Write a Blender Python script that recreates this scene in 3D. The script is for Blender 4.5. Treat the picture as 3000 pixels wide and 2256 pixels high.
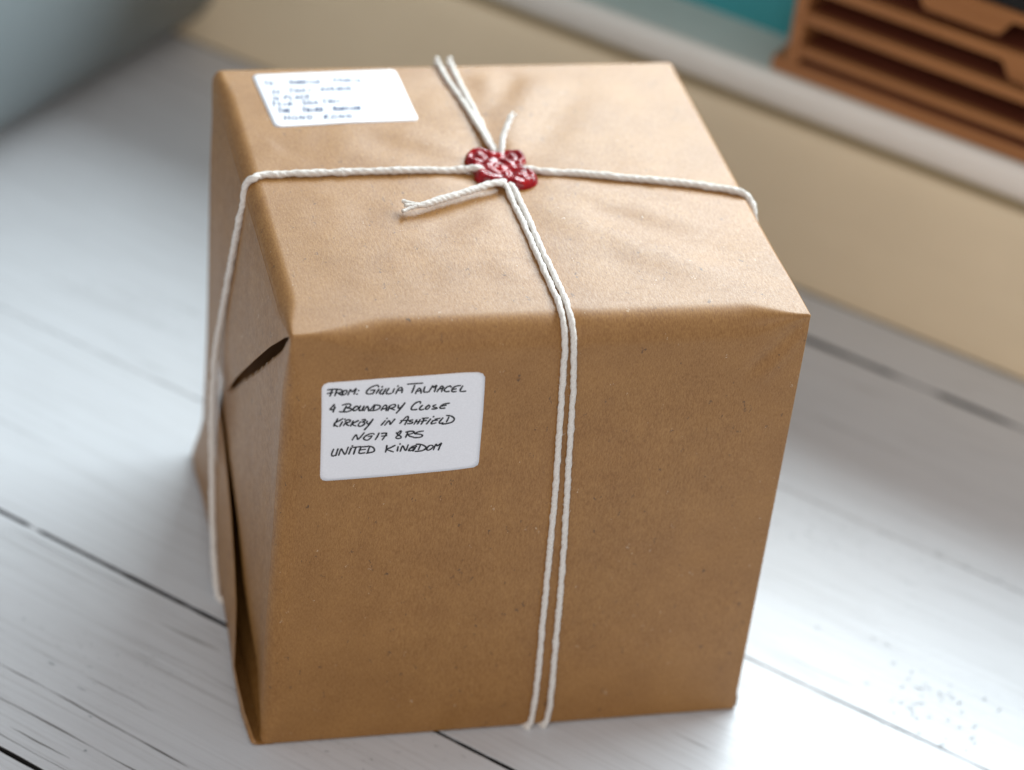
import bpy, bmesh, math, random
from mathutils import Vector, Matrix, noise
random.seed(7)
PI = math.pi
scn = bpy.context.scene
for o in list(bpy.data.objects): bpy.data.objects.remove(o)
COL = scn.collection

# ---------------------------------------------------------------- camera
cam = bpy.data.cameras.new("camera"); camo = bpy.data.objects.new("camera", cam); COL.objects.link(camo)
M = Matrix(((0.96922212, 0.0444103, -0.24214915), (-0.22319804, 0.57354583, -0.78818007), (0.10388032, 0.81796877, 0.5658056)))
camo.matrix_world = Matrix.Translation((-0.19091438, -0.92694469, 0.85549409)) @ M.to_4x4()
cam.sensor_width = 36.0; cam.lens = 100.303; cam.clip_start = 0.01; cam.clip_end = 50
cam.dof.use_dof = True; cam.dof.focus_distance = 1.197; cam.dof.aperture_fstop = 3.9; cam.dof.aperture_blades = 7
scn.camera = camo

# ---------------------------------------------------------------- light
w = bpy.data.worlds.new("World"); scn.world = w; w.use_nodes = True
bg = w.node_tree.nodes['Background']; bg.inputs[0].default_value = (0.985, 0.98, 1.0, 1); bg.inputs[1].default_value = 0.51
def area(name, s, t, z, sx, sz, power, col, aim):
    L = bpy.data.lights.new(name, 'AREA'); L.shape = 'RECTANGLE'; L.size = sx; L.size_y = sz; L.energy = power; L.color = col
    o = bpy.data.objects.new(name, L); COL.objects.link(o)
    p = Vector((.7071*(s+t), .7071*(s-t), z)); o.location = p
    d = Vector(aim) - p
    o.rotation_euler = d.to_track_quat('-Z', 'Y').to_euler(); return o
area("window_light", 1.0, .11, .77, 1.34, .38, 28.5, (.83, .95, 1.0), (.15, .05, .20))
area("front_fill", -1.45, .60, 1.25, 1.3, 1.0, 9.4, (1.0, .95, .89), (.10, .15, .10))  # fill lamp added to lift the parcel front and back board
scn.view_settings.view_transform = 'Standard'; scn.view_settings.look = 'None'
scn.view_settings.exposure = 0.0; scn.view_settings.gamma = 1.0
scn.render.engine = 'CYCLES'

# ---------------------------------------------------------------- helpers
def link(name, me, mat=None, parent=None, smooth=True):
    o = bpy.data.objects.new(name, me); COL.objects.link(o)
    if mat: me.materials.append(mat)
    if parent: o.parent = parent
    if smooth:
        for p in me.polygons: p.use_smooth = True
    return o
def mesh(name, vs, fs, mat, parent=None, smooth=True):
    me = bpy.data.meshes.new(name); me.from_pydata([tuple(v) for v in vs], [], fs); me.update()
    return link(name, me, mat, parent, smooth)
def tag(o, **k):
    for a, b in k.items(): o[a] = b
    return o
def empty(name, loc=(0, 0, 0), rz=0, **k):
    o = bpy.data.objects.new(name, None); COL.objects.link(o); o.location = loc; o.rotation_euler = (0, 0, rz); o.empty_display_size = .02
    return tag(o, **k)
def grid_faces(nu, nv, closed=False, off=0):
    f = []
    for i in range(nu-1):
        for j in range(nv if closed else nv-1):
            a = off+i*nv+j; b = off+i*nv+(j+1) % nv
            f.append((a, b, b+nv, a+nv))
    return f
def ss(x, a=0., b=1.):
    x = max(0., min(1., (x-a)/(b-a))); return x*x*(3-2*x)
def lerp(tab, x):
    if x <= tab[0][0]: return tab[0][1]
    for (a, p), (b, q) in zip(tab, tab[1:]):
        if x <= b: return p+(q-p)*(x-a)/(b-a)
    return tab[-1][1]
def box(bm, x0, x1, y0, y1, z0, z1, bev=0):
    r = bmesh.ops.create_cube(bm, size=1.0)
    for v in r['verts']:
        v.co = Vector((x0+(v.co.x+.5)*(x1-x0), y0+(v.co.y+.5)*(y1-y0), z0+(v.co.z+.5)*(z1-z0)))
    if bev:
        es = list({e for v in r['verts'] for e in v.link_edges})
        bmesh.ops.bevel(bm, geom=es, offset=bev, segments=2, affect='EDGES', profile=.6)
def bobj(name, bm, mat, parent=None, smooth=False):
    me = bpy.data.meshes.new(name); bm.to_mesh(me); bm.free(); return link(name, me, mat, parent, smooth)
def boxo(name, dims, mat, parent=None, bev=0):
    bm = bmesh.new(); box(bm, *dims, bev); return bobj(name, bm, mat, parent)
def extrude_profile(name, prof, x0, x1, mat, parent=None, nx=2, smooth=False):
    vs = []; n = len(prof)
    for i in range(nx):
        x = x0+(x1-x0)*i/(nx-1)
        for a, b in prof: vs.append((x, a, b))
    f = grid_faces(nx, n, True); f.append(tuple(range(n))[::-1]); f.append(tuple((nx-1)*n+i for i in range(n)))
    return mesh(name, vs, f, mat, parent, smooth)

# ---------------------------------------------------------------- materials
class NT:
    def __init__(s, name):
        s.m = bpy.data.materials.new(name); s.m.use_nodes = True; s.t = s.m.node_tree; s.t.nodes.clear()
        s.out = s.n('ShaderNodeOutputMaterial'); s.b = s.n('ShaderNodeBsdfPrincipled'); s.l(s.b, 0, s.out, 0)
        s.co = s.n('ShaderNodeTexCoord')
    def n(s, typ, **k):
        x = s.t.nodes.new(typ)
        for a, b in k.items():
            if a.startswith('i_'):
                key = a[2:]; key = int(key) if key.isdigit() else key.replace('_', ' ')
                x.inputs[key].default_value = b
            else: setattr(x, a, b)
        return x
    def l(s, a, ai, b, bi): s.t.links.new(a.outputs[ai], b.inputs[bi])
    def map(s, scale, src='Object', loc=(0, 0, 0), rot=(0, 0, 0)):
        m = s.n('ShaderNodeMapping'); m.inputs['Scale'].default_value = scale; m.inputs['Location'].default_value = loc; m.inputs['Rotation'].default_value = rot
        s.l(s.co, src, m, 0); return m
    def noise(s, mp, scale=1, detail=3, rough=.55, dist=0):
        x = s.n('ShaderNodeTexNoise'); x.inputs['Scale'].default_value = scale; x.inputs['Detail'].default_value = detail
        x.inputs['Roughness'].default_value = rough; x.inputs['Distortion'].default_value = dist; s.l(mp, 0, x, 0); return x
    def ramp(s, src, pts, out=0, interp='LINEAR'):
        r = s.n('ShaderNodeValToRGB'); cr = r.color_ramp; cr.interpolation = interp
        while len(cr.elements) < len(pts): cr.elements.new(.5)
        for e, (p, c) in zip(cr.elements, pts):
            e.position = p; e.color = (c, c, c, 1) if not isinstance(c, tuple) else (*c, 1)
        s.l(src, out, r, 0); return r
    def mix(s, fac, a, b, mode='MIX'):
        x = s.n('ShaderNodeMix', data_type='RGBA', blend_type=mode)
        for i, v in ((0, fac), (6, a), (7, b)):
            if isinstance(v, tuple) and hasattr(v[0], 'outputs'): s.l(v[0], v[1], x, i)
            elif hasattr(v, 'outputs'): s.l(v, 2 if v.bl_idname == 'ShaderNodeMix' else 0, x, i)
            elif i == 0: x.inputs[0].default_value = v
            else: x.inputs[i].default_value = (*v, 1)
        return x
    def color(s, x): s.l(x, 2 if x.bl_idname == 'ShaderNodeMix' else 0, s.b, 'Base Color')
    def bump(s, src, dist, strength=1., out=0, prev=None):
        b = s.n('ShaderNodeBump'); b.inputs['Strength'].default_value = strength; b.inputs['Distance'].default_value = dist
        s.l(src, out, b, 'Height')
        if prev: s.l(prev, 0, b, 'Normal')
        s.l(b, 0, s.b, 'Normal'); return b
    def set(s, **k):
        for a, v in k.items(): s.b.inputs[a.replace('_', ' ')].default_value = v
def plain(name, col, rough=.5, var=.12, scale=30, **k):
    t = NT(name); n = t.noise(t.map((1, 1, 1)), scale, 4)
    r = t.ramp(n, [(.3, tuple(c*(1-var) for c in col)), (.7, tuple(min(1, c*(1+var)) for c in col))]); t.color(r)
    t.set(Roughness=rough, **k); t.bump(n, .0004, .3); return t.m

def kraft(name, stretch):
    t = NT(name)
    fib = t.noise(t.map(stretch), 1, 4, .6)
    blot = t.noise(t.map((1, 1, 1)), 45, 4, .6)
    big = t.noise(t.map((1, 1, 1)), 9, 2)
    fine = t.noise(t.map(tuple(c*2.6 for c in stretch), loc=(3, 1, 2)), 1, 2, .7)
    c = t.ramp(fib, [(.26, (.228, .091, .013)), (.5, (.315, .146, .031)), (.76, (.405, .210, .058))])
    c2 = t.mix(.45, c, t.ramp(blot, [(.35, (.220, .080, .010)), (.65, (.385, .178, .044))]))
    c2 = t.mix(.22, c2, t.ramp(big, [(.35, (.28, .118, .020)), (.65, (.37, .155, .036))]))
    c2 = t.mix(.28, c2, t.ramp(fine, [(.35, (.12, .042, .004)), (.65, (.52, .29, .10))]))
    # recycled fibre flecks: dark and pale
    def flecks(scale, lo, col, prev, seed, dens):
        v = t.n('ShaderNodeTexVoronoi'); v.inputs['Scale'].default_value = scale
        mp = t.map((1, .62, .62), loc=(seed, seed*.7, seed*.3))
        wn = t.noise(mp, scale*2, 2)
        mv = t.n('ShaderNodeMix', data_type='VECTOR'); mv.inputs[0].default_value = .006
        t.l(mp, 0, mv, 4); t.l(wn, 1, mv, 5); t.l(mv, 1, v, 0)
        near = t.ramp(v, [(lo*.55, 1.), (lo, 0.)])
        sep = t.n('ShaderNodeSeparateColor'); t.l(v, 1, sep, 0)
        keep = t.n('ShaderNodeMath', operation='LESS_THAN'); keep.inputs[1].default_value = dens; t.l(sep, 0, keep, 0)
        mu = t.n('ShaderNodeMath', operation='MULTIPLY'); t.l(near, 0, mu, 0); t.l(keep, 0, mu, 1)
        mu2 = t.n('ShaderNodeMath', operation='MULTIPLY'); t.l(mu, 0, mu2, 0); mu2.inputs[1].default_value = .75
        return t.mix(mu2, prev, col)
    c2 = flecks(330, .25, (.085, .040, .018), c2, 1.3, .11)
    c2 = flecks(190, .16, (.05, .025, .015), c2, 5.1, .045)
    c2 = flecks(380, .16, (.72, .60, .45), c2, 8.7, .05)
    t.color(c2)
    rr = t.ramp(fib, [(.3, .53), (.7, .44)]); t.l(rr, 0, t.b, 'Roughness')
    t.set(Specular_IOR_Level=.6)
    b = t.bump(fib, .00012, .6); t.bump(blot, .0003, .25, prev=b)
    return t.m

def cotton():
    t = NT('cotton_twine')
    f = t.noise(t.map((10, 260, 1), 'UV'), 1, 4, .65)
    g = t.noise(t.map((1, 1, 1)), 900, 3, .6)
    c = t.ramp(f, [(.3, (.62, .56, .50)), (.55, (.80, .745, .68)), (.8, (.88, .835, .78))])
    t.color(t.mix(.3, c, t.ramp(g, [(.35, (.68, .62, .57)), (.65, (.93, .90, .87))])))
    t.set(Roughness=.8, Specular_IOR_Level=.3, Sheen_Weight=.25)
    b = t.bump(f, .0004, .8); t.bump(g, .0003, .5, prev=b)
    return t.m

def wax():
    t = NT('red_wax')
    n = t.noise(t.map((1, 1, 1)), 160, 4, .6); n2 = t.noise(t.map((1, 1, 1)), 700, 3, .6)
    t.color(t.ramp(n, [(.3, (.13, .0005, .003)), (.55, (.27, .001, .005)), (.8, (.45, .006, .006))]))
    r = t.ramp(n2, [(.35, .13), (.7, .24)]); t.l(r, 0, t.b, 'Roughness')
    t.set(Specular_IOR_Level=.36, Coat_Weight=.0, Coat_Roughness=.10, Subsurface_Weight=.0, Subsurface_Scale=.002)
    t.b.inputs['Subsurface Radius'].default_value = (1, .1, .1)
    b = t.bump(n, .0006, .3); t.bump(n2, .0001, .3, prev=b)
    return t.m

def sticker_paper():
    t = NT('sticker_paper'); n = t.noise(t.map((1, 1, 1)), 1400, 3, .6)
    t.color(t.ramp(n, [(.3, (.82, .82, .86)), (.7, (.88, .88, .92))])); t.set(Roughness=.42, Specular_IOR_Level=.5)
    t.bump(n, .00006, .5); return t.m

def painted_plank():
    # object coordinates: x runs along the boards, y across them
    t = NT('white_painted_wood')
    g = t.noise(t.map((4, 420, 40)), 1, 5, .65, .3)
    g2 = t.noise(t.map((10, 900, 60), loc=(2, 3, 0)), 1, 4, .7)
    cloud = t.noise(t.map((5, 9, 1)), 1.6, 4, .6, .4)
    cloud2 = t.noise(t.map((9, 60, 1), loc=(4, 1, 0)), 1, 4, .6, .6)
    c = t.ramp(cloud, [(.3, (.56, .57, .59)), (.5, (.61, .625, .655)), (.7, (.65, .67, .705))])
    c = t.mix(.55, c, t.ramp(g, [(.30, (.30, .29, .29)), (.43, (.60, .61, .635)), (.7, (.67, .69, .725))]))
    c = t.mix(.32, c, t.ramp(g2, [(.33, (.27, .26, .26)), (.47, (.59, .59, .605))]))
    c = t.mix(.15, c, t.ramp(cloud2, [(.30, (.36, .35, .35)), (.48, (.60, .605, .62))]))
    # worn grain: thin dark cracks in patches
    w1 = t.noise(t.map((7, 420, 1), loc=(9, 0, 0)), 1, 3, .6, .5)
    lines = t.ramp(w1, [(.30, 1.), (.345, 0.)])
    patch = t.noise(t.map((10, 26, 1), loc=(1, 7, 0)), 1, 3, .6)
    pm = t.ramp(patch, [(.50, 0.), (.62, 1.)])
    mu = t.n('ShaderNodeMath', operation='MULTIPLY'); t.l(lines, 0, mu, 0); t.l(pm, 0, mu, 1)
    m8 = t.n('ShaderNodeMath', operation='MULTIPLY'); t.l(mu, 0, m8, 0); m8.inputs[1].default_value = .7
    c = t.mix(m8, c, (.13, .115, .105))
    # small knocks where the paint has flaked
    chips = t.noise(t.map((170, 420, 1), loc=(0, 2, 0)), 1, 3, .6, .3)
    ch = t.ramp(chips, [(.335, 1.), (.37, 0.)])
    cp = t.noise(t.map((7, 14, 1), loc=(6.3, 2.2, 0)), 1, 2, .5)
    cpm = t.ramp(cp, [(.56, 0.), (.66, 1.)])
    mu2 = t.n('ShaderNodeMath', operation='MULTIPLY'); t.l(ch, 0, mu2, 0); t.l(cpm, 0, mu2, 1)
    m9 = t.n('ShaderNodeMath', operation='MULTIPLY'); t.l(mu2, 0, m9, 0); m9.inputs[1].default_value = .6
    c = t.mix(m9, c, (.22, .24, .25))
    t.color(c)
    rr = t.ramp(cloud2, [(.3, .40), (.7, .27)]); t.l(rr, 0, t.b, 'Roughness')
    t.set(Specular_IOR_Level=.55)
    b = t.bump(g, .0006, .35); b = t.bump(lines, .0005, -.4, prev=b); t.bump(cloud, .002, .3, prev=b)
    return t.m

def warm_wood(name, a, b_, rough=.45):
    t = NT(name); g = t.noise(t.map((9, 120, 160)), 1, 4, .6, .4)
    t.color(t.ramp(g, [(.3, a), (.7, b_)])); t.set(Roughness=rough, Specular_IOR_Level=.5); t.bump(g, .0004, .3); return t.m

M_kraft = kraft('kraft_paper', (900, 260, 260))
M_flap = M_kraft
M_twine = cotton(); M_wax = wax(); M_stick = sticker_paper()
M_plank = painted_plank()
M_gap = plain('dark_underside', (.016, .014, .013), .9)
M_fill = plain('paint_filler', (.52, .56, .60), .6)
M_beige = plain('beige_painted_board', (.90, .74, .52), .45, .05, 7)
M_rail = plain('cream_gloss_paint', (.92, .84, .76), .35, .03, 9)
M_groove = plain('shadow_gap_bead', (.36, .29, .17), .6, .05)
M_ledge = plain('grey_ledge_paint', (.55, .57, .52), .55, .06, 8)
M_teal = plain('teal_painted_wall', (.045, .32, .36), .6, .10, 6)
M_side = plain('blue_grey_laminate', (.215, .25, .265), .5, .05, 5)
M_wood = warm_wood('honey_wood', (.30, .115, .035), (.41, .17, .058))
M_wood_in = warm_wood('shaded_shelf_wood', (.15, .035, .016), (.21, .055, .026), .6)  # organiser wood again, with the shade inside the shelves put into its colour
M_black = plain('recess_black', (.004, .004, .004), .8)
def ink(name, c):
    t = NT(name); t.b.inputs['Base Color'].default_value = (*c, 1); t.set(Roughness=.45); return t.m
M_ink = ink('black_ink', (.003, .003, .006)); M_blue = ink('blue_ink', (.008, .035, .12))
def tape_mat():
    t = NT('clear_tape'); t.b.inputs['Base Color'].default_value = (.85, .78, .76, 1)
    n = t.noise(t.map((1, 1, 1)), 60, 2)
    t.set(Roughness=.16, Alpha=.36, Specular_IOR_Level=.9); t.bump(n, .001, .3); return t.m
M_tape = tape_mat()
INK="165,1922 184,1924 204,1924|184,1925 180,1905 176,1891|165,1904 177,1907 186,1908|202,1922 200,1908 196,1892|202,1920 212,1922 224,1918 224,1910 213,1905 203,1906|208,1906 217,1898 225,1893|233,1915 227,1904 230,1894 239,1898 245,1909 242,1916 233,1915|250,1893 255,1909 259,1919 267,1908 282,1923 278,1907 275,1896|292,1913 294,1912|286,1895 289,1896|375,1926 370,1934 357,1932 341,1924 329,1911 326,1899 335,1893 347,1894|343,1911 354,1912 360,1911 356,1901 352,1893|377,1915 372,1904 367,1895|388,1924 391,1927|392,1914 384,1904 382,1894 390,1891 400,1901 406,1915|406,1915 401,1905 395,1889|418,1916 413,1906 409,1894 416,1889 430,1891|441,1913 436,1895|454,1924 456,1927|449,1889 456,1908 463,1917 472,1916 475,1905 474,1892|453,1903 476,1905|197,1849 188,1836 181,1825 194,1825 202,1832|200,1838 197,1824 194,1812|231,1844 244,1848 257,1849 265,1844 261,1834 250,1829|250,1829 265,1826 271,1820 263,1814 250,1810 233,1810 221,1812|248,1839 242,1825 237,1812|286,1835 277,1823 280,1814 291,1818 298,1830 291,1836 286,1835|306,1837 301,1822 305,1813 314,1819 321,1835|321,1835 316,1813|323,1813 333,1833 339,1824 344,1811 363,1838|364,1838 381,1836 389,1829 384,1819 370,1812 350,1811|365,1833 360,1812|394,1810 401,1826 408,1834 415,1831 415,1807|398,1816 418,1819|429,1830 422,1807|424,1825 437,1834 450,1835 452,1827 443,1820 430,1818|433,1817 449,1809|495,1932 514,1933 557,1934|525,1924 521,1906 516,1890|532,1884 537,1899 545,1910 552,1902 555,1892 555,1885|534,1895 555,1897|569,1915 566,1904 566,1894 570,1888 583,1889|588,1890 596,1908 601,1919 605,1910 617,1920 614,1905 611,1889|622,1888 630,1902 638,1915 645,1911 643,1899 641,1887|625,1899 648,1906|680,1907 676,1913 664,1910 653,1899 653,1891 661,1886 673,1887|718,1913 701,1911 690,1905 684,1895 685,1887 692,1883 702,1885|686,1895 701,1898|728,1910 723,1899 719,1889 724,1883 743,1884|464,1832 465,1819 470,1816 481,1826 491,1841|491,1841 483,1826 471,1808 459,1792|556,1834 556,1842 549,1843 536,1837 524,1823 520,1811 525,1804 544,1805|566,1824 558,1815 555,1806 561,1802 573,1804|593,1824 581,1812 583,1804 591,1805 598,1816 593,1824|622,1823 612,1819 614,1813 628,1808 625,1803 608,1803|679,1828 655,1824 644,1815 641,1808 647,1804 662,1805|644,1815 666,1818|215,1777 211,1764 204,1751 202,1740|237,1776 220,1765 204,1754 208,1744 218,1738|236,1761 231,1749 227,1738|245,1773 247,1774|252,1758 242,1742|248,1764 258,1770 268,1768 267,1760 254,1755 251,1754|252,1753 258,1744 264,1741|281,1763 272,1738|302,1764 287,1755 279,1749 285,1741 293,1738|318,1767 328,1769 331,1763 319,1756|319,1756 329,1753 327,1743 314,1735 304,1738 305,1747 312,1758|339,1760 339,1750 345,1745 354,1754 363,1768|363,1768 352,1746 331,1716|415,1757 400,1736|421,1767 422,1769|415,1735 430,1756 436,1746 438,1738 455,1763|284,1667 297,1692 303,1682 309,1669 331,1701|373,1691 369,1696 352,1693 336,1682 331,1672 339,1664 351,1664 362,1676 365,1684|350,1682 365,1683|394,1696 388,1679 381,1664|404,1693 425,1694 421,1681 410,1661|406,1680 427,1681|210,1622 204,1602 205,1589 214,1588 223,1596 228,1623|228,1623 224,1605 221,1589|233,1590 241,1622 249,1609 260,1594 270,1630|283,1626 275,1595|286,1635 288,1637|289,1628 322,1631|302,1628 295,1594|322,1624 317,1603 321,1596 341,1598|322,1629 351,1630|320,1614 342,1616|354,1632 373,1625 381,1611 376,1601 349,1595|360,1629 356,1613 353,1597|432,1631 431,1614 429,1597|466,1629 449,1619 433,1611 447,1603 461,1597|478,1740 489,1754 500,1768 509,1773 511,1763 506,1749 499,1732|481,1753 513,1753|531,1754 520,1752 518,1747 531,1743 526,1736 511,1736|548,1753 538,1732|562,1754 559,1744 552,1732|544,1743 561,1745|571,1759 595,1760|578,1758 575,1743 568,1730|569,1744 589,1748|606,1754 591,1730|626,1752 645,1755|618,1745 611,1735 613,1729 630,1733|615,1745 635,1746|617,1764 619,1766|658,1756 646,1739 645,1733 650,1729 660,1732|673,1767 690,1764 704,1754 707,1743 698,1732 680,1727 658,1725|683,1758 679,1745 675,1736|467,1694 475,1682 486,1675 488,1666 478,1663 468,1666 468,1673 478,1681 487,1695 484,1702 475,1693|507,1694 523,1697 538,1696 541,1690 531,1684 515,1682|515,1693 512,1681 508,1667|516,1681 525,1672 541,1666|580,1695 560,1692 545,1684 558,1681 575,1677 578,1669 566,1663 544,1663|480,1622 478,1600|487,1633 487,1637|491,1598 497,1623 502,1621 514,1600 522,1628|558,1617 555,1622 540,1618 529,1606 527,1599 540,1599 551,1609|539,1611 553,1613 548,1601 545,1596|557,1629 576,1627 594,1617 599,1606 587,1596 572,1593 555,1593|575,1626 571,1612 568,1601|613,1619 604,1608 604,1598 613,1596 626,1606 629,1615 621,1620 613,1619|632,1597 640,1624 647,1616 663,1629 658,1613 653,1594"

# ---------------------------------------------------------------- table of painted boards (frame: x = t along boards, y = s towards the back)
RZ = -PI/4
table = empty('table_top', rz=RZ, kind='structure', label='white painted table top of long boards')
T0, T1 = -.47, 1.05
seams = [-.60, -.468, -.336, -.204, -.072, .057, .193, .325, .457, .5005]
gapw = {-.072: .0026, .057: .0026, .193: .0009, .325: .0003, .457: .0046}
def gap(sm, t):
    g = gapw.get(sm, .002)
    if sm in (.193, .325, .457): g *= .12+.88*ss(t, -.10, .05)
    g *= .85+.5*(noise.noise(Vector((t*26, sm*40, 1)))+.3)
    g += .0006*noise.noise(Vector((t*140, sm*9, 5)))*(1 if sm not in (.325,) else .5)
    if sm == .057 and abs(t+.1765) < .004: g = .00005
    if sm == .057 and -.008 < t < .004: g *= .3
    if sm == .457: g *= 1-.85*ss(t, .085, .10)*(1-ss(t, .115, .125))*.8 - .6*ss(t, .155, .17)
    return max(g, .00005)
for a, b in zip(seams, seams[1:]):
    n = 260; vs = []; bv = .0003
    for i in range(n):
        t = T0+(T1-T0)*i/(n-1)
        ya = a+gap(a, t)/2; yb = b-gap(b, t)/2
        dz = .00015*noise.noise(Vector((t*3, a*7, 2)))
        mid = [(ya+bv+(yb-ya-2*bv)*k/6, dz) for k in range(7)]
        prof = [(ya, -.018), (ya, dz-bv*.8)]+mid+[(yb, dz-bv*.8), (yb, -.018)]
        vs += [(t, y, z) for y, z in prof]
    m = len(prof)
    f = grid_faces(n, m, True); f.append(tuple(range(m))); f.append(tuple((n-1)*m+i for i in range(m))[::-1])
    o = mesh('plank', vs, f, M_plank, table, False)
    o.data.materials.append(M_gap)
    for p in o.data.polygons:
        k = p.index % m
        if p.index >= (n-1)*m or k in (0, m-2, m-1): p.material_index = 1
mesh('underside', [(T0, -.6, -.0185), (T1, -.6, -.0185), (T1, .62, -.0185), (T0, .62, -.0185)], [(0, 1, 2, 3)], M_gap, table, False)
for sm, d in ((.193, -.0010), (.325, -.0006)):
    mesh('filler', [(T0, sm-.003, d), (T1, sm-.003, d), (T1, sm+.003, d), (T0, sm+.003, d)], [(0, 1, 2, 3)], M_fill, table, False)

# paint chips and knocks on the boards, each a shallow dark flake
bm = bmesh.new(); rnd = random.Random(3)
def chip(t, s, L, Wd, ang=0.):
    n = 7; c = []
    for i in range(n):
        a = 2*PI*i/n; r = rnd.uniform(.6, 1.15)
        x = math.cos(a)*L*r; y = math.sin(a)*Wd*r
        c.append(bm.verts.new((t+x*math.cos(ang)-y*math.sin(ang), s+x*math.sin(ang)+y*math.cos(ang), .00028)))
    bm.faces.new(c)
for (t, s, L, Wd, a) in [(.1588, .2342, .0021, .0013, .8), (.1839, .2449, .002, .0007, 0), (.1914, .2445, .003, .0007, 0), (.2094, .2334, .002, .0011, .9), (.1802, .3271, .003, .0009, 0),
                         (.1959, .3259, .003, .0010, -.3), (.2142, .3269, .004, .0007, -.2), (-.1363, .0014, .0010, .0011, 1.), (-.1067, -.0149, .0035, .0008, 0), (-.0705, -.0317, .0016, .0009, .2),
                         (-.085, -.0198, .005, .0006, 0), (-.0582, -.0504, .0016, .0012, 1.3)]: chip(t, s, L*.55, Wd*.6, a)
for k in range(48):
    t = rnd.gauss(.232, .016); s = rnd.gauss(.219, .012)
    chip(t, s, rnd.uniform(.0005, .0024), rnd.uniform(.00022, .0006), rnd.uniform(.5, 1.4))
bm.normal_update()
for f in bm.faces:
    if f.normal.z < 0: f.normal_flip()
M_chip = plain('bare_grey_wood', (.34, .37, .39), .7)
tag(bobj('flaked_paint', bm, M_chip, table), kind='stuff')
# long hairline cracks of the board nearest the camera
bm = bmesh.new()
def crack(t0, t1, s0, wmax, seed, slope=0.):
    prev = None; n = int((t1-t0)/.0016)
    for i in range(n+1):
        t = t0+(t1-t0)*i/n
        s = s0+slope*(t-t0)+.0012*noise.noise(Vector((t*18, seed, 0)))+.0003*noise.noise(Vector((t*120, seed, 3)))
        wv = wmax*max(0, noise.noise(Vector((t*45, seed, 7)))*1.1+.42)+.00001
        cur = (bm.verts.new((t, s-wv/2, .0003)), bm.verts.new((t, s+wv/2, .0003)))
        if prev: bm.faces.new((prev[0], cur[0], cur[1], prev[1]))
        prev = cur
crack(-.150, .02, -.0305+.002, .0009, 2.1, -.02); crack(-.135, -.02, -.047, .0006, 5.3); crack(-.16, .0, -.0655, .0005, 8.2); crack(-.16, -.03, -.012, .00035, 11.4)
crack(-.30, -.06, .0495, .0003, 14.4); crack(-.12, .05, .022, .00025, 17.4); crack(.08, .5, -.035, .0003, 20.); crack(-.13, -.06, -.0585, .0006, 23.)
M_crack = plain('dark_grain_crack', (.10, .09, .085), .8)
tag(bobj('grain_crack', bm, M_crack, table), kind='stuff')

# ---------------------------------------------------------------- back board, ledge and teal wall
bb = empty('back_board', rz=RZ, label='beige board standing along the far edge of the white table', category='board')
extrude_profile('board', [(.5012, .0), (.5026, .020), (.5034, .045), (.5024, .066), (.5010, .085), (.5010, .0955), (.5016, .0965), (.530, .0965), (.530, .0)], -.47, 1.05, M_beige, bb, smooth=False)
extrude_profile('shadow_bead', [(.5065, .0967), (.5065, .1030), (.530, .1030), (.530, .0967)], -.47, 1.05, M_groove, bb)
prof = [(.535, .1032)]+[(.5035, .1032)]
for i in range(13):
    a = -PI/2-PI*i/12*.93
    prof.append((.5055+.0085*math.cos(a), .1136+.0104*math.sin(a)))
prof += [(.515, .1240), (.535, .1240)]
sill = empty('window_ledge', rz=RZ, label='cream rounded ledge with grey top running above the beige board', category='ledge')
o = extrude_profile('nosing', prof, -.47, 1.05, M_rail, sill); 
for p in o.data.polygons:
    if len(p.vertices) == 4 and abs(p.normal.z) < .97: p.use_smooth = True
boxo('ledge_top', (-.47, 1.05, .5035, .5440, .12385, .1246), M_ledge, sill)
wall = boxo('wall', (-.47, 1.05,   .5440, .60, -.02, .290), M_teal); wall.rotation_euler = (0, 0, RZ); tag(wall, kind='structure')

# leaning blue-grey side panel at the far left
prof = [(-.436, .0002), (-.4245, .010), (-.4155, .0185), (-.4075, .0300), (-.4025, .045), (-.3995, .070), (-.3975, .10), (-.3965, .14), (-.3965, 1.2), (-.425, 1.2), (-.452, .12), (-.470, .0002)]  # unseen height and near end extended to keep light off the left side
vs = []; n = len(prof)
for s in (-.04, .5008): vs += [(t, s, z) for t, z in prof]
f = [(i, (i+1) % n, n+(i+1) % n, n+i) for i in range(n)]+[tuple(range(n))[::-1], tuple(range(n, 2*n))]
side = mesh('side_panel', vs, f, M_side, None, False); side.rotation_euler = (0, 0, RZ)
for p in list(side.data.polygons)[:7]: p.use_smooth = True
tag(side, label='smooth blue-grey panel curving up from the far left end of the table', category='panel')

# ---------------------------------------------------------------- wooden letter organiser on the ledge
org = empty('letter_organizer', rz=RZ, label='honey brown wooden letter organiser with open shelves on the cream ledge', category='organizer')
Z0 = .1247
boxo('base', (-.031, .34, .5035, .5425, Z0, .1335), M_wood, org, .0012)
boxo('side_board', (-.0225, -.0150, .5025, .5425, .1338, .27), M_wood, org, .0010)
boxo('side_board', (.3250, .3325, .5025, .5425, .1338, .27), M_wood, org, .0010)
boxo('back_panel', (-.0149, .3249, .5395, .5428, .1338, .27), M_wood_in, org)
def lip(z0, z1, tabs, name='shelf_lip'):
    # front lip with hanging finger tabs: (t0, t1, depth)
    top = []; n = 160
    for i in range(n+1):
        t = -.0148+(.3248+.0148)*i/n
        d = max([0]+[dep*ss(t, a-.004, a+.004)*(1-ss(t, b-.004, b+.004)) for a, b, dep in tabs])
        top.append((t, z0-d))
    vs = []
    for t, zb in top: vs += [(t, .5030, zb), (t, .5030, z1), (t, .5075, z1), (t, .5075, zb)]
    f = grid_faces(n+1, 4, True); f += [(0, 1, 2, 3), tuple(n*4+i for i in (3, 2, 1, 0))]
    return mesh(name, vs, f, M_wood, org, False)
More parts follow.
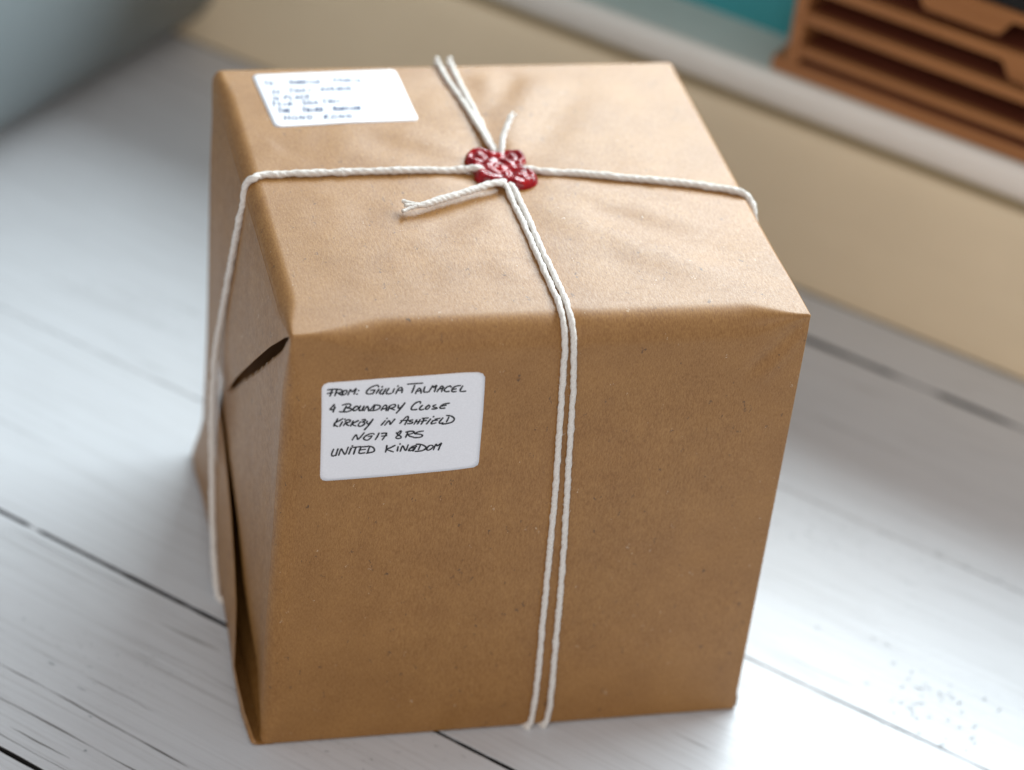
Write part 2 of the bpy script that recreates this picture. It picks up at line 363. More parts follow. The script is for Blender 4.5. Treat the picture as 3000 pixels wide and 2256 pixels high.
for z0, z1, tabs in ((.1390, .1448, []), (.1588, .1652, []), (.1785, .1848, [(.101, .16, .0095)]), (.2010, .2068, [(.047, .096, .0098)]), (.232, .238, [])):
    lip(z0, z1, tabs)
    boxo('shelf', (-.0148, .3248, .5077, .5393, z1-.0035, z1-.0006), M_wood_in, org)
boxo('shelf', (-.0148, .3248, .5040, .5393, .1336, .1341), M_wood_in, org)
bx = boxo('dark_recess_block', (-.0140, .3240, .5042, .5390, .2070, .2300), M_black, None, .001); bx.rotation_euler = (0, 0, RZ)  # added black block: the dark inside of the open shelf put into colour
tag(bx, label='black block added for the dark opening of the upper shelf of the wooden letter organiser', category='box')

# ================================================================ the parcel
W, D, H = .22, .2198, .2187
parcel = empty('parcel', (0, 0, 0), label='brown kraft paper parcel tied with white twine and sealed with red wax', category='parcel')
def ridge(p, a, b, w, amp, taper=True):
    ax, ay = a; bx_, by = b; dx, dy = bx_-ax, by-ay; L = math.hypot(dx, dy)
    u = ((p[0]-ax)*dx+(p[1]-ay)*dy)/L/L; d = ((p[0]-ax)*dy-(p[1]-ay)*dx)/L
    e = ss(u, -.12, .15)*(1-ss(u, .75, 1.15))
    return amp*e*math.exp(-(d/w)**2)
def top_dz(x, y):
    edge = ss(x, 0, .03)*ss(W-x, 0, .025)*ss(y, .008, .050)*ss(D-y, 0, .02)
    h = .0009*math.sin(PI*x/W)*math.sin(PI*y/D)
    k = math.hypot(x-.1135, y-.1225); h -= .0016*math.exp(-(k/.020)**2)
    h -= .0006*math.exp(-((x-.113)/.010)**2)+.0004*math.exp(-((y-.119)/.010)**2)
    q = (x, y)
    h += ridge(q, (.125, .112), (.200, .060), .011, .0007)
    h -= ridge(q, (.128, .104), (.205, .040), .011, .0008)
    h += ridge(q, (.125, .095), (.195, .022), .012, .0007)
    h -= ridge(q, (.150, .085), (.217, .052), .008, .0004)
    h += ridge(q, (.119, .135), (.150, .205), .010, .0008)
    h -= ridge(q, (.128, .135), (.172, .200), .011, .0008)
    h -= ridge(q, (.122, .175), (.140, .212), .007, .0007)
    h += ridge(q, (.127, .208), (.122, .175), .008, .0006)
    h += ridge(q, (.100, .133), (.070, .160), .010, .0007)
    h -= ridge(q, (.098, .128), (.060, .150), .008, .0005)
    h -= ridge(q, (.105, .112), (.075, .070), .011, .0006)
    h += ridge(q, (.017, .150), (.006, .145), .006, .0005)
    h += .00045*noise.noise(Vector((x*28, y*28, 1)))+.00020*noise.noise(Vector((x*75, y*75, 4)))
    return h*edge
def front_dy(x, z):
    edge = ss(x, 0, .02)*ss(W-x, 0, .012)*ss(z, 0, .02)*ss(H-z, .01, .05)
    q = (x, z)
    h = .0010*math.sin(PI*x/W)*math.sin(PI*z/H)+.0006*noise.noise(Vector((x*16, z*16, 9)))+.00015*noise.noise(Vector((x*70, z*70, 12)))
    h -= .0005*math.exp(-((x-(.1145+(H-z)*.06))/.007)**2)
    h *= edge
    h -= ridge(q, (.2195, .2165), (.196, .190), .0024, .0010)
    h += ridge(q, (.2185, .2120), (.203, .186), .0020, .0006)
    return h
def r_tf(x): return .0022*math.exp(-((x-.1155)/.006)**2)+.0015+.0105*ss(x, .002, .040)*ss(W-x, .001, .030)
def el_top(y): return .0012+.0055*ss(y, .003, .030)*(1-.5*ss(y, .19, .215))
def el_front(z): return .0012+.0078*ss(H-z, .003, .035)*(1-.7*ss(.02-z, 0, .02))
def back_in(z): return .0032*ss(.20-z, 0, .16)
NS = {'front': 70, 'top': 80, 'back': 20, 'bottom': 20}; NA = 10
def ring(x):
    """points of the section at x as (y, z, ny, nz, kind, along)"""
    rt = r_tf(x); rb = .003; r1 = .0018; r2 = .003; R = []
    n = NS['front']
    for i in range(n): z = r1+(H-rt-r1)*i/n; R.append((0, z, -1, 0))
    for i in range(NA): a = PI-PI/2*i/NA; R.append((rt+rt*math.cos(a), H-rt+rt*math.sin(a), math.cos(a), math.sin(a)))
    n = NS['top']
    for i in range(n): y = rt+(D-rb-rt)*i/n; R.append((y, H, 0, 1))
    for i in range(NA): a = PI/2-PI/2*i/NA; R.append((D-rb+rb*math.cos(a), H-rb+rb*math.sin(a), math.cos(a), math.sin(a)))
    n = NS['back']
    for i in range(n): z = H-rb-(H-rb-r2)*i/n; R.append((D, z, 1, 0))
    for i in range(NA): a = -PI/2*i/NA; R.append((D-r2+r2*math.cos(a), r2+r2*math.sin(a), math.cos(a), math.sin(a)))
    n = NS['bottom']
    for i in range(n): y = D-r2-(D-r2-r1)*i/n; R.append((y, 0, 0, -1))
    for i in range(NA): a = -PI/2-PI/2*i/NA; R.append((r1+r1*math.cos(a), r1+r1*math.sin(a), math.cos(a), math.sin(a)))
    return R
xs = [.009*(1-math.cos(PI/2*i/22)) for i in range(23)]
xs += [.009+(.207)*i/130 for i in range(1, 131)]
xs += [.216+.004*math.sin(PI/2*i/12) for i in range(1, 13)]
vs = []
for x in xs:
    for (y, z, ny, nz) in ring(x):
        wf = max(0, -ny); wt = max(0, nz); wb = max(0, ny); wo = max(0, -nz); sm = wf+wt+wb+wo
        r = (wf*el_front(z)+wt*el_top(y)+wb*.003+wo*.0018)/sm
        e = r-math.sqrt(max(0, r*r-(r-x)**2)) if x < r else 0
        rr = .0013+.0012*ss(y, .02, .06)*wt
        xr = W-x
        if xr < rr: e += rr-math.sqrt(max(0, rr*rr-(rr-xr)**2))
        dn = top_dz(x, y)*wt*wt+front_dy(x, z)*wf*wf
        dx = back_in(z)*(1-ss(x, 0, .02))*ss(y, .10, .20)
        vs.append((x+dx, y+ny*(dn-e), z+nz*(dn-e)+.0002))
nr = len(ring(.1)); ns = len(xs)
last = vs[-nr:]; first = vs[:nr]
cy, cz = D/2, H/2
vs += [(x+.0040, y+(cy-y)*.045, z+(cz-z)*.045) for x, y, z in first]
vs += [(x+.0900, y+(cy-y)*.09, z+(cz-z)*.09) for x, y, z in first]
f = [tuple(reversed(q)) for q in grid_faces(ns, nr, True)]
o0 = ns*nr
for j in range(nr):
    k = (j+1) % nr; f.append((j, k, o0+k, o0+j)); f.append((o0+j, o0+k, o0+nr+k, o0+nr+j))
f.append(tuple(o0+nr+j for j in range(nr))); f.append(tuple((ns-1)*nr+j for j in range(nr))[::-1])
body = mesh('wrapping_paper', vs, f, M_kraft, parcel)
bm = bmesh.new(); bm.from_mesh(body.data); bmesh.ops.recalc_face_normals(bm, faces=bm.faces); bm.to_mesh(body.data); bm.free()

def paper(name, vs, f, th=.00022):
    o = mesh(name, vs, f, M_flap, parcel)
    md = o.modifiers.new('thickness', 'SOLIDIFY'); md.thickness = th; md.offset = 0
    return o
# diagonal edge of the top flap and outline of the bottom flap on the left face
DG = [(0, .2187), (.012, .2098), (.036, .1893), (.078, .1508), (.109, .1225), (.137, .0960), (.150, .092), (.163, .094), (.190, .130), (.219, .2100)]
LIM = [(0, .004), (.003, .0077), (.023, .0215), (.044, .0284), (.073, .0389), (.094, .058), (.112, .068), (.14, .078)]
# folded-in side flap towards the front
vs = []; ny, nz = 90, 130
for i in range(ny):
    for j in range(nz):
        z = .0009+(H-.0018-.0075*ss(i/ny, .0, .16))*j/(nz-1); e = el_front(z)
        y = e*.92+(.150-e)*(i/(ny-1))**1.15
        zl = lerp(LIM, y)*.90; d = zl-z
        x = .0001+.0011*ss(y-e, 0, .02)
        x += .0600*ss(d, -.0005, .009)*ss(y-e, .0005, .006)
        zd = lerp(DG, y)-z
        x += .0450*ss(H-z, .003, .012)*(1-ss(zd, .0000, .0003+.0046*ss(y, .0, .03)*(1-ss(y, .045, .135))))*ss(y, .004, .012)*(1-ss(y, .10, .14))
        x += .0006*noise.noise(Vector((y*20, z*20, 30)))*ss(y-e, 0, .03)-.0004*math.sin(PI*min(1, z/H))*ss(y-e, 0, .02)
        vs.append((x, y, z))
paper('side_flap', vs, grid_faces(ny, nz))
# folded-in side flap towards the back
vs = []; ny, nz = 30, 60
for i in range(ny):
    for j in range(nz):
        z = .0009+(H-.011)*j/(nz-1); y = .130+(D-.003-.130)*i/(ny-1)
        vs.append((.0006+back_in(z)*ss(y, .10, .20), y, z))
paper('side_flap', vs, grid_faces(ny, nz))
# top flap folded down over them, its free diagonal edge lifting a little
vs = []; ny, nz = 130, 60
for i in range(ny):
    y = .0002+(.2185)*i/(ny-1)
    zt = H-el_top(y)*.96; zb = min(lerp(DG, y), zt-.0004)
    for j in range(nz):
        v = j/(nz-1); z = zt+(zb-zt)*v
        dd = (z-zb)
        x = -.0003*ss(v, 0, .2)-.0007*math.exp(-(dd/.012)**1.3)*ss(y, .004, .05)*(1-ss(y, .085, .135))*ss(zt-zb, 0, .02)
        x += .0006*noise.noise(Vector((y*14, z*14, 41)))*ss(v, 0, .3)*ss(zt-z, 0, .02)-.0006*math.sin(PI*min(1, (zt-z)/.13))*ss(y, .02, .08)
        x += back_in(z)*ss(y, .10, .20)
        ef = el_front(z)
        if y < ef: x += ef-math.sqrt(max(0, ef*ef-(ef-y)**2))
        vs.append((x, y, z+.0002))
paper('top_flap', vs, grid_faces(ny, nz))
# bottom flap folded up, bulging away from the parcel
XE = [(0, -.0016), (.002, -.0029), (.013, -.0057), (.0234, -.0072), (.033, -.0082), (.046, -.0061), (.059, -.0042), (.079, -.0028), (.099, -.0018), (.114, -.0014), (.137, -.0012), (.165, -.0010), (.22, .001)]
XB = [(0, -.0040), (.001, -.0046), (.020, -.0062), (.050, -.0055), (.071, -.0040), (.094, -.0032), (.130, -.0022), (.159, -.0016), (.179, -.0014), (.201, -.0024), (.2155, -.0018), (.22, 0)]
ZE = [(0, .0012), (.137, .0750), (.150, .079), (.165, .078), (.19, .048), (.2185, .008)]
vs = []; ny, nz = 120, 30
for i in range(ny):
    y = .0004+.2182*i/(ny-1); ze = lerp(ZE, y); xe = lerp(XE, y); xb = lerp(XB, y)
    vs.append((.0050, y, .0006)); vs.append((xb*.5, y, .0007))
    for j in range(nz):
        v = j/(nz-1); z = .0016+(ze-.0016)*v
        x = xb+(xe-xb)*v-.0010*math.sin(PI*v)*ss(ze, 0, .05)
        x += .0005*noise.noise(Vector((y*25, z*25, 50)))*math.sin(PI*v)
        if j == 0: x = xb*.92
        vs.append((x, y, max(z, .0009)))
paper('bottom_flap', vs, grid_faces(ny, nz+2))
# tape over the meeting flap tips
vs = []; ny, nz = 14, 18
for i in range(ny):
    for j in range(nz):
        u = i/(ny-1); v = j/(nz-1)
        y = .1285+.034*u; z = .058+.050*v-.003*u
        bow = .0016*math.sin(PI*v)*math.exp(-(u/.25)**2)
        vs.append((-.0034-bow, y+.001*math.sin(v*7), z))
tape = mesh('clear_tape', vs, grid_faces(ny, nz), M_tape, parcel)
# end flap on the right-hand face, its lower edge standing off a little
vs = []; ny, nz = 40, 16
for i in range(ny):
    y = .001+.217*i/(ny-1); ze = min(.105, .006+y*.9, .006+(.2195-y)*.9)
    for j in range(nz):
        v = j/(nz-1); z = .0009+(ze-.0009)*v
        vs.append((W+.0006+.0016*math.sin(PI*min(1, v))*ss(y, 0, .01)*math.exp(-((z-.012)/.010)**2)*1.1, y, z))
paper('end_flap', vs, grid_faces(ny, nz))

# ---------------------------------------------------------------- twine
def smooth_path(pts, step=.0005):
    P = [Vector(p) for p in pts]; P = [P[0]*2-P[1]]+P+[P[-1]*2-P[-2]]; out = []
    for i in range(1, len(P)-2):
        a, b, c, d = P[i-1:i+3]; n = max(2, int((c-b).length/step))
        for k in range(n):
            t = k/n
            out.append(.5*((2*b)+(c-a)*t+(2*a-5*b+4*c-d)*t*t+(3*b-a-3*c+d)*t**3))
    out.append(P[-2]); return out
def cord(name, pts, r, parent, pitch=.0125, plies=3, seed=0, wob=.00022, taper0=0, taper1=0, flat=None):
    C = smooth_path(pts); n = len(C); m = 18; vs = []; uvs = []
    up = Vector((.13, .31, .94)).normalized(); T = (C[1]-C[0]).normalized(); N = (up-T*up.dot(T)).normalized(); s = 0
    for i, c in enumerate(C):
        T2 = ((C[i+1] if i < n-1 else C[i])-(C[i-1] if i else C[i])).normalized()
        N = (N-T2*N.dot(T2)).normalized(); Bn = T2.cross(N)
        if i: s += (C[i]-C[i-1]).length
        ph = 2*PI*s/pitch+2.2*noise.noise(Vector((s*70, seed, 1)))
        cc = c+N*wob*noise.noise(Vector((s*150, seed, 2)))*1.5+Bn*wob*noise.noise(Vector((s*150, seed, 5)))*1.5
        rr = r*(1.03+.26*noise.noise(Vector((s*170, seed, 8))))
        if taper0 and i < 8: rr *= .55+.45*i/8
        if taper1 and n-1-i < 8: rr *= .55+.45*(n-1-i)/8
        for k in range(m):
            a = 2*PI*k/m; lob = abs(math.cos(plies/2*(a-ph)))
            q = rr*(.83+.19*lob)*(1+.05*noise.noise(Vector((a*1.5, s*500, seed))))
            vs.append(cc+(N*math.cos(a)+Bn*math.sin(a))*q); uvs.append(((a-ph)/(2*PI), s*4))
    f = grid_faces(n, m, True); f.append(tuple(range(m))[::-1]); f.append(tuple((n-1)*m+k for k in range(m)))
    o = mesh(name, vs, f, M_twine, parent)
    ul = o.data.uv_layers.new(name='UVMap')
    for l in o.data.loops: ul.data[l.index].uv = uvs[l.vertex_index]
    return o
twine = mesh('twine', [], [], M_twine, parcel)   # main cord, pieces below are its strands
bpy.data.objects.remove(twine)
def topz(x, y, r): return H+top_dz(x, y)+r*.80+.0002
R1, R2 = .00130, .00158
# cross cord, left to right over the top
pts = [(.10, .110, .0004), (.02, .098, .0003), (-.0026, .1005, .0012), (-.0046, .112, .007), (-.0045, .128, .024), (-.0040, .1400, .045), (-.0038, .1520, .075), (-.0034, .1535, .105), (-.0024, .148, .130), (-.0022, .1330, .168), (-.0018, .1220, .196), (-.0008, .1195, .208)]
for a in (35, 65): pts.append((.0068-.0082*math.cos(math.radians(a)), .1200, H-.0066+.0085*math.sin(math.radians(a))))
pts += [(x, y, topz(x, y, R2)) for x, y in [(.010, .1225), (.042, .1225), (.073, .1220)]]
pts += [(.094, .1222, H+.0012), (.101, .1218, H+.0024), (.1050, .1214, H+.0014), (.1085, .1212, H-.0002), (.1135, .1212, H-.0004), (.1200, .1208, H-.0002), (.1235, .1204, H+.0016), (.1270, .1199, H+.0022), (.134, .1186, H+.0012)]
pts += [(x, y, topz(x, y, R2)) for x, y in [(.150, .1155), (.170, .1105), (.193, .1050), (.210, .1000)]]
pts += [(.2180, .0965, H+.0012), (.2212, .0930, H-.0006), (.2222, .0875, H-.006), (.2220, .0835, H-.016), (.2217, .083, .15), (.2216, .088, .02), (.218, .088, .0004), (.12, .1, .0004)]
cord('cross_cord', pts, R2, parcel, seed=1)
def over(xt, xf, xb, r, seed, name='lengthwise_cord', backz=.0):
    """cord running back to front over the top and down the front"""
    P = [(xb[0], D+r*.8, .03), (xb[0], D+r*.8, .15), (xb[0], D+r*.8, H-.004), (xb[0], D-.0005+r*.2, H+r*.55)]
    P += [(x, y, z if z else topz(x, y, r)) for x, y, z in xt]
    rt = r_tf(.11)
    for a in (80, 55, 30, 8):
        a = math.radians(a); P.append((xf[0][0]+(xf[1][0]-xf[0][0])*(1-math.sin(a))*.5, rt-(rt+r*.8)*math.cos(a), H-rt+(rt+r*.8)*math.sin(a)))
    P += [(x, -front_dy(x, z)-r*.8, z) for x, z in xf[1:]]
    xl = xf[-1][0]
    P += [(xl-.0012, -r*.6, .0018), (xl-.004, .004, .0004), (xl-.03, .06, .0003)]
    return cord(name, P, r, parcel, seed=seed)
over([(.1060, .212, None), (.1068, .203, None), (.1090, .187, None), (.1108, .166, .2187+.0020), (.1125, .145, H+.0026), (.1133, .1370, H+.0022), (.1135, .1320, H+.0002), (.1135, .122, H-.0006), (.1126, .1125, H+.0000), (.1127, .1060, H+.0018), (.1130, .097, None), (.1134, .078, None), (.1134, .058, None), (.1138, .035, None), (.1140, .017, None)],
     [(.1138, .21), (.1145, .201), (.1155, .186), (.1168, .163), (.1182, .141), (.1197, .104), (.1211, .065), (.1227, .026), (.1225, .006)], (.1053,), R1, 2)
over([(.1115, .212, None), (.1120, .202, None), (.1126, .187, None), (.1132, .168, None), (.1142, .148, H+.0012), (.1150, .137, H+.0012), (.1152, .1320, H+.0000), (.1155, .122, H-.0006), (.1152, .1125, H+.0000), (.1154, .1060, H+.0018), (.1162, .096, None), (.1165, .078, None), (.1163, .058, None), (.1171, .035, None), (.1174, .017, None)],
     [(.1172, .21), (.1188, .200), (.1203, .185), (.1220, .160), (.1233, .140), (.1252, .113), (.1270, .084), (.1283, .055), (.1300, .021), (.1300, .006)], (.1113,), R1, 3)
# loose tails of the knot
cord('cord_end', [(.1150, .1230, H-.001), (.1160, .1300, H+.0004), (.1166, .1345, H+.0030), (.1190, .1430, H+.0052), (.1215, .1480, H+.0070), (.1250, .1545, H+.0092)], R1*1.05, parcel, seed=6, taper1=0)
tl = [(.1140, .1170, H-.0006), (.1128, .1118, H+.0010), (.1105, .1086, H+.0028), (.1060, .1064, H+.0034), (.0953, .1012, H+.0036), (.0817, .0948, H+.0036), (.0727, .0908, H+.0036), (.0690, .0893, H+.0036)]
cord('cord_end', tl, R1*1.25, parcel, pitch=.0095, seed=7, taper1=1)
# frayed plies of the left tail and of the upright tail
for k, (e, m_) in enumerate([((.0630, .0925, H+.0072), (.066, .0912, H+.007)), ((.0635, .0895, H+.0070), (.066, .0897, H+.0067)), ((.0620, .0862, H+.0058), (.0655, .0882, H+.006)), ((.0628, .0878, H+.0054), (.066, .0888, H+.0057))]):
    cord('frayed_ply', [(.0715, .0904, H+.0036), (m_[0], m_[1], m_[2]-.0026), (e[0], e[1], e[2]-.0026)], .00082, parcel, pitch=.004, plies=2, seed=20+k, wob=.0001)
for k, e in enumerate([(.1262, .1565, H+.0102), (.1275, .1555, H+.0094), (.1258, .1572, H+.0090)]):
    cord('frayed_ply', [(.1245, .1540, H+.0090), ((.1245+e[0])/2, (.1540+e[1])/2+.0003, e[2]-.0004), e], .0006, parcel, pitch=.004, plies=2, seed=30+k, wob=.0001)
# stray cotton hairs standing off the cord
bm = bmesh.new(); rnd = random.Random(11)
src = [o for o in COL.objects if o.name.startswith(('cross_cord', 'lengthwise_cord', 'cord_end', 'frayed_ply'))]
for o in src:
    V = o.data.vertices; nv = len(V)
    for k in range(max(8, nv//(34 if not o.name.startswith('frayed') else 60))):
        v = V[rnd.randrange(nv)]; c = v.co.copy(); d = (v.normal+Vector((rnd.gauss(0, .7), rnd.gauss(0, .7), rnd.gauss(0, .7)))).normalized()
        L = rnd.uniform(.0005, .0016); sd = d.cross(Vector((rnd.random(), rnd.random(), .3))).normalized()*.00004
        mid = c+d*L*.5+Vector((rnd.gauss(0, .0002),)*3); end = c+d*L+Vector((rnd.gauss(0, .0003), rnd.gauss(0, .0003), rnd.gauss(0, .0003)))
        a = [bm.verts.new(q) for q in (c-sd, c+sd, mid+sd, mid-sd, end)]
        bm.faces.new((a[0], a[1], a[2], a[3])); bm.faces.new((a[3], a[2], a[4]))
tag(bobj('loose_fibre', bm, M_twine, parcel), kind='stuff')

# ---------------------------------------------------------------- red wax seal
BL = [(.1066, .1322, .0084), (.1228, .1325, .0056), (.1222, .1124, .0076), (.1052, .1160, .0046), (.1140, .1222, .0112), (.118, .1175, .006), (.1095, .1275, .006)]
SC = Vector((.1137, .1228))
def F(x, y):
    s = 0
    for bx_, by, r in BL: s += math.exp(-((x-bx_)**2+(y-by)**2)/(r*r)*.9)
    # nicks where the cords enter
    for (nx, ny_, w_) in ((.0975, .1220, .0024), (.1310, .1195, .0023), (.1125, .1420, .0024), (.1130, .1050, .0024)): s -= .9*math.exp(-((x-nx)**2+(y-ny_)**2)/(w_*w_))
    return s+.06*noise.noise(Vector((x*350, y*350, 2)))
TH = .66; na, nrr = 150, 34; vs = [(SC.x, SC.y, 0)]; vs = []
for i in range(na):
    a = 2*PI*i/na; r = .002
    while F(SC.x+r*math.cos(a), SC.y+r*math.sin(a)) > TH and r < .02: r += .00008
    for j in range(nrr):
        q = r*(1-(1-j/(nrr-1))**1.6); x = SC.x+q*math.cos(a); y = SC.y+q*math.sin(a)
        e = (r-q)
        h = .0046*math.sqrt(max(0, 1-(1-min(1, e/.0028))**2))*(.72+.28*min(1, F(x, y)/1.3))
        k = ss(e, .0006, .002)
        d1 = math.hypot(x-.1060, y-.1315); d2 = math.hypot(x-.1130, y-.1225); d3 = math.hypot(x-.120, y-.1300); d4 = math.hypot(x-.1205, y-.1145)
        h += k*(.00055*math.sin(2*PI*d1/.0044)*math.exp(-(d1/.006)**2)+.0005*math.sin(2*PI*d2/.0046)*math.exp(-(d2/.0065)**2)-.0006*math.exp(-(d2/.0016)**2)
                + .0006*math.sin(2*PI*d3/.0046+1)*math.exp(-(d3/.0045)**2)+.0004*math.sin(2*PI*d4/.0050)*math.exp(-(d4/.005)**2))
        h += k*.0008*noise.noise(Vector((x*260, y*260, 7)))
        vs.append((x, y, H-.0009+top_dz(x, y)*.6+h))
f = []
for i in range(na):
    k = (i+1) % na
    for j in range(1, nrr-1): f.append((i*nrr+j, i*nrr+j+1, k*nrr+j+1, k*nrr+j))
f.append(tuple(i*nrr+1 for i in range(na)))
for i in range(na):
    v = vs[i*nrr+nrr-1]; vs[i*nrr+nrr-1] = (v[0], v[1], v[2]-.0006)
seal = mesh('wax_seal', vs, f, M_wax, parcel)

# ---------------------------------------------------------------- address stickers and their writing
def loc_front(x, z, off): return (x, -front_dy(x, z)-off, z)
def loc_top(x, y, off): return (x, y, H+.0002+top_dz(x, y)+off)
def sheet(name, outline, conv, th, mat, parent, flip=False):
    """thin sticker following the surface: outline polygon filled with a fine grid via triangulated rings"""
    cx = sum(p[0] for p in outline)/len(outline); cy_ = sum(p[1] for p in outline)/len(outline)
    # densify outline
    O = []
    for a, b in zip(outline, outline[1:]+outline[:1]):
        n = max(1, int(math.hypot(b[0]-a[0], b[1]-a[1])/.0015))
        for k in range(n): O.append((a[0]+(b[0]-a[0])*k/n, a[1]+(b[1]-a[1])*k/n))
    n = len(O); R = 16; vs = []; f = []
    for j in range(R):
        q = (j+1)/R
        for p in O: vs.append(conv(cx+(p[0]-cx)*q, cy_+(p[1]-cy_)*q, th))
    for p in O: vs.append(conv(*p, -.0001))
    for j in range(R):
        for i in range(n): k = (i+1) % n; f.append((j*n+i, j*n+k, (j+1)*n+k, (j+1)*n+i))
    f.append(tuple(range(n)))
    o = mesh(name, vs, f, mat, parent)
    bm = bmesh.new(); bm.from_mesh(o.data); bmesh.ops.recalc_face_normals(bm, faces=bm.faces); bm.to_mesh(o.data); bm.free()
    for p in list(o.data.polygons): p.use_smooth = True
    return o
OUTL = [(14.1, 191.5), (14.1, 193.3), (14.9, 194.7), (16.5, 195.5), (27.2, 195.9), (37.1, 196.4), (47.3, 196.7), (56.1, 196.9), (64.5, 197.2), (69.5, 197.4), (73.7, 197.5), (78.9, 197.3), (80.9, 196.5), (81.9, 194.8), (82.3, 188.6), (82.8, 176.3), (83.4, 152.1), (83.1, 150.4), (81.4, 149.3), (74.7, 148.7), (61.0, 147.9), (45.7, 147.0), (34.3, 146.5), (24.1, 146.1), (19.0, 145.9), (17.5, 146.3), (16.6, 147.4), (16.3, 148.7), (15.6, 164.2), (14.8, 180.4)]
lab = sheet('address_sticker', [(a/1e3, b/1e3) for a, b in OUTL], loc_front, .00028, M_stick, parcel); lab['label'] = 'white sender sticker with black handwriting on the front'
def rrect(c, r=.0032, n=6):
    O = []
    m = len(c)
    for i in range(m):
        p, a, b = Vector(c[i]), Vector(c[i-1]), Vector(c[(i+1) % m])
        u = (a-p).normalized(); v = (b-p).normalized(); q0 = p+u*r; q1 = p+v*r
        for k in range(n+1):
            t = k/n; O.append(tuple((1-t)**2*q0+2*t*(1-t)*p+t*t*q1))
    return O
lab2 = sheet('address_sticker', rrect([(.0165, .2125), (.0840, .2150), (.0858, .1668), (.0195, .1645)]), loc_top, .00028, M_stick, parcel); lab2['label'] = 'white recipient sticker with blue handwriting on the top'
def pen(name, strokes, conv, w, mat, parent, off, z_var=.25):
    vs = []; f = []
    for si, st in enumerate(strokes):
        P = [Vector(p) for p in st]
        if len(P) > 2:
            Q = [P[0]*2-P[1]]+P+[P[-1]*2-P[-2]]; S = []
            for i in range(1, len(Q)-2):
                a, b, c, d = Q[i-1:i+3]
                for k in range(5):
                    t = k/5; S.append(.5*((2*b)+(c-a)*t+(2*a-5*b+4*c-d)*t*t+(3*b-a-3*c+d)*t**3))
            S.append(P[-1])
        else: S = [P[0].lerp(P[1], k/4) for k in range(5)]
        base = len(vs); n = len(S)
        for i, p in enumerate(S):
            d = (S[min(i+1, n-1)]-S[max(i-1, 0)])
            d = d.normalized() if d.length > 1e-9 else Vector((1, 0))
            nrm = Vector((-d.y, d.x)); ww = w*(.8+z_var*noise.noise(Vector((p.x*900, p.y*900, si)))+.12*(1 if d.y < -.5 else 0))
            for sg in (-1, 1): vs.append(conv(*(p+nrm*sg*ww/2), off+si*2e-7))
        for i in range(n-1): f.append((base+2*i, base+2*i+1, base+2*i+3, base+2*i+2))
        for e, sgn in ((0, -1), (n-1, 1)):      # round caps
            p = S[e]; d = (S[1]-S[0]) if e == 0 else (S[-1]-S[-2]); d = d.normalized() if d.length > 1e-9 else Vector((1, 0)); d *= sgn
            nrm = Vector((-d.y, d.x)); cb = len(vs)
            for k in range(7):
                a = -PI/2+PI*k/6; vs.append(conv(*(p+(d*math.cos(a)+nrm*math.sin(a))*w*.40), off+si*2e-7))
            f.append(tuple(range(cb, cb+7)))
    o = mesh(name, vs, f, mat, parent, False); return o
STR = [[tuple(float(v)/1e4 for v in p.split(',')) for p in st.split(' ')] for st in INK.split('|')]
pen('handwriting', STR, loc_front, .00080, M_ink, lab, .00040)
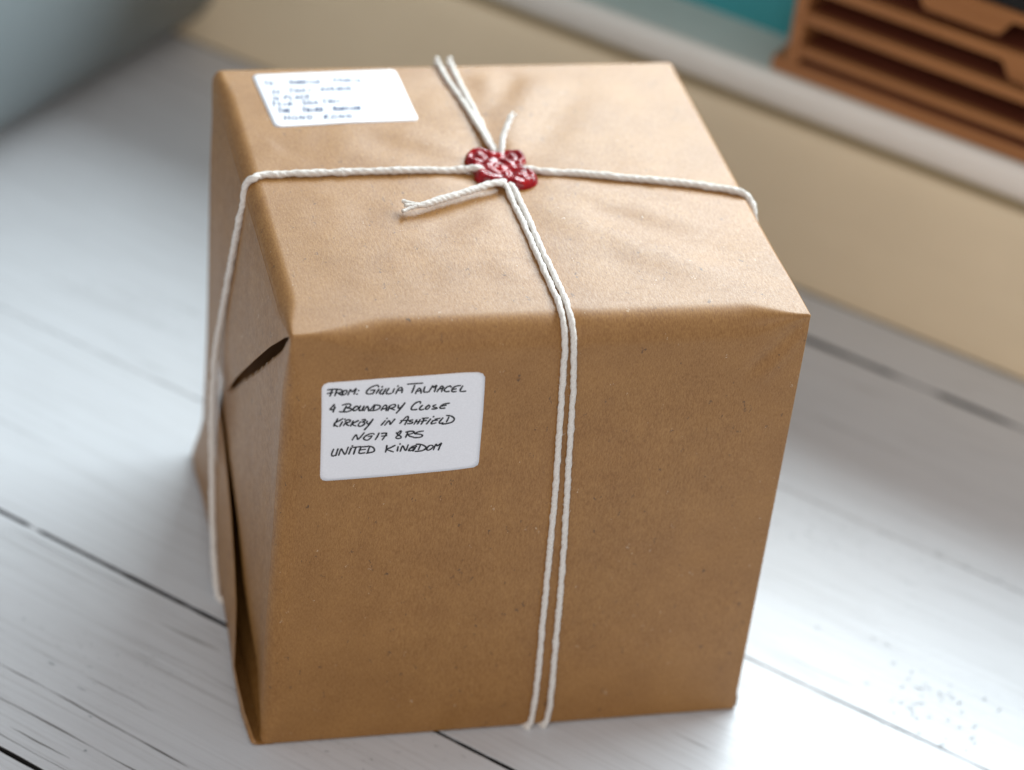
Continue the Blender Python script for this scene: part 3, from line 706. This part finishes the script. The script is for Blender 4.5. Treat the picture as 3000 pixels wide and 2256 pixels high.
# the recipient's lines, written with a small stroke alphabet
G = {'T': 'a0,1 1,1|.5,1 .45,0', 'O': '.5,1 .1,.6 .2,.1 .6,0 .9,.5 .5,1', 'S': '.9,.9 .5,1 .2,.75 .75,.4 .6,.05 .1,.1', 'U': '.1,1 .1,.3 .4,0 .8,.2 .9,1', 'N': '.1,0 .2,1|.2,1 .75,0|.75,0 .9,1', 'C': '.9,.85 .5,1 .1,.5 .4,0 .9,.15', 'I': '.5,.75 .45,0|.52,1 .54,.98',
     'K': '.2,1 .1,0|.85,1 .2,.5|.2,.5 .85,0', 'D': '.2,1 .15,0|.05,1 .7,.9 .9,.5 .5,.05 .05,0', 'A': '0,0 .5,1|.5,1 .9,0|.2,.4 .75,.4', 'V': '.1,1 .45,0|.45,0 .95,1', 'E': '.85,1 .2,.95 .1,.5 .2,.05 .85,0|.15,.5 .7,.5', 'H': '.15,1 .1,0|.85,1 .8,0|.1,.5 .85,.5', 'P': '.2,1 .1,0|.1,.95 .7,1 .8,.7 .2,.5',
     'L': '.2,1 .15,.05 .8,0', 'M': '.05,0 .2,1|.2,1 .45,.4|.45,.4 .8,1|.8,1 .9,0', 'G': '.85,.9 .4,1 .1,.5 .4,0 .85,.2 .85,.5|.55,.5 .9,.5', 'R': '.2,1 .1,0|.1,.95 .7,1 .75,.65 .2,.5|.3,.5 .85,0', '2': '.15,.8 .5,1 .8,.75 .2,.05|.2,.05 .85,.05', '1': '.4,.85 .6,1|.6,1 .5,0', '4': '.5,1 .1,.4 .85,.4|.7,.7 .6,0', ':': '.4,.7 .42,.68|.38,.15 .4,.13', ',': '.4,.1 .3,-.2', '0': '.5,1 .1,.5 .5,0 .9,.5 .5,1'}
lines = [('TO:', 20.7, 204.2, 27.9, 204.5), ('SUNDICK', 32.1, 204.8, 47.2, 204.4), ('STUDIO', 52.6, 205.2, 66.2, 205.2), ('22', 22.9, 195.9, 27.0, 195.9), ('THAI', 30.8, 196.6, 42.1, 196.8), ('AVENUE', 45.5, 197.1, 61.0, 197.5), ('14', 22.3, 189.9, 25.6, 190.), ('PLACE', 27.6, 190.3, 40.3, 190.9),
         ('TSIM', 21.2, 184.5, 30.8, 184.6), ('SHA', 35.0, 185.0, 42.9, 185.1), ('TSUI,', 44.5, 185.5, 55.8, 185.9), ('THE', 23.0, 178.6, 29.4, 178.8), ('THIRD', 34.1, 178.5, 44.0, 178.7), ('MANSION', 48.2, 178.8, 61.2, 179.1), ('HONG', 24.8, 172.3, 38.4, 172.3), ('KONG', 42.8, 171.8, 56.3, 171.9)]
ST2 = []
for txt, x0, y0, x1, y1 in lines:
    n = len(txt)
    for i, ch in enumerate(txt):
        cw = (x1-x0)/n; bx0 = x0+cw*i; by0 = y0+(y1-y0)*(i+.5)/n-1.9; hh = 4.0 if i == 0 else 3.5
        for st in G[ch].replace('a', '').split('|'):
            ST2.append([((bx0+float(p.split(',')[0])*cw*.82+float(p.split(',')[1])*.5)/1e3, (by0+float(p.split(',')[1])*hh)/1e3) for p in st.split(' ')])
pen('handwriting', ST2, loc_top, .00078, M_blue, lab2, .00040)
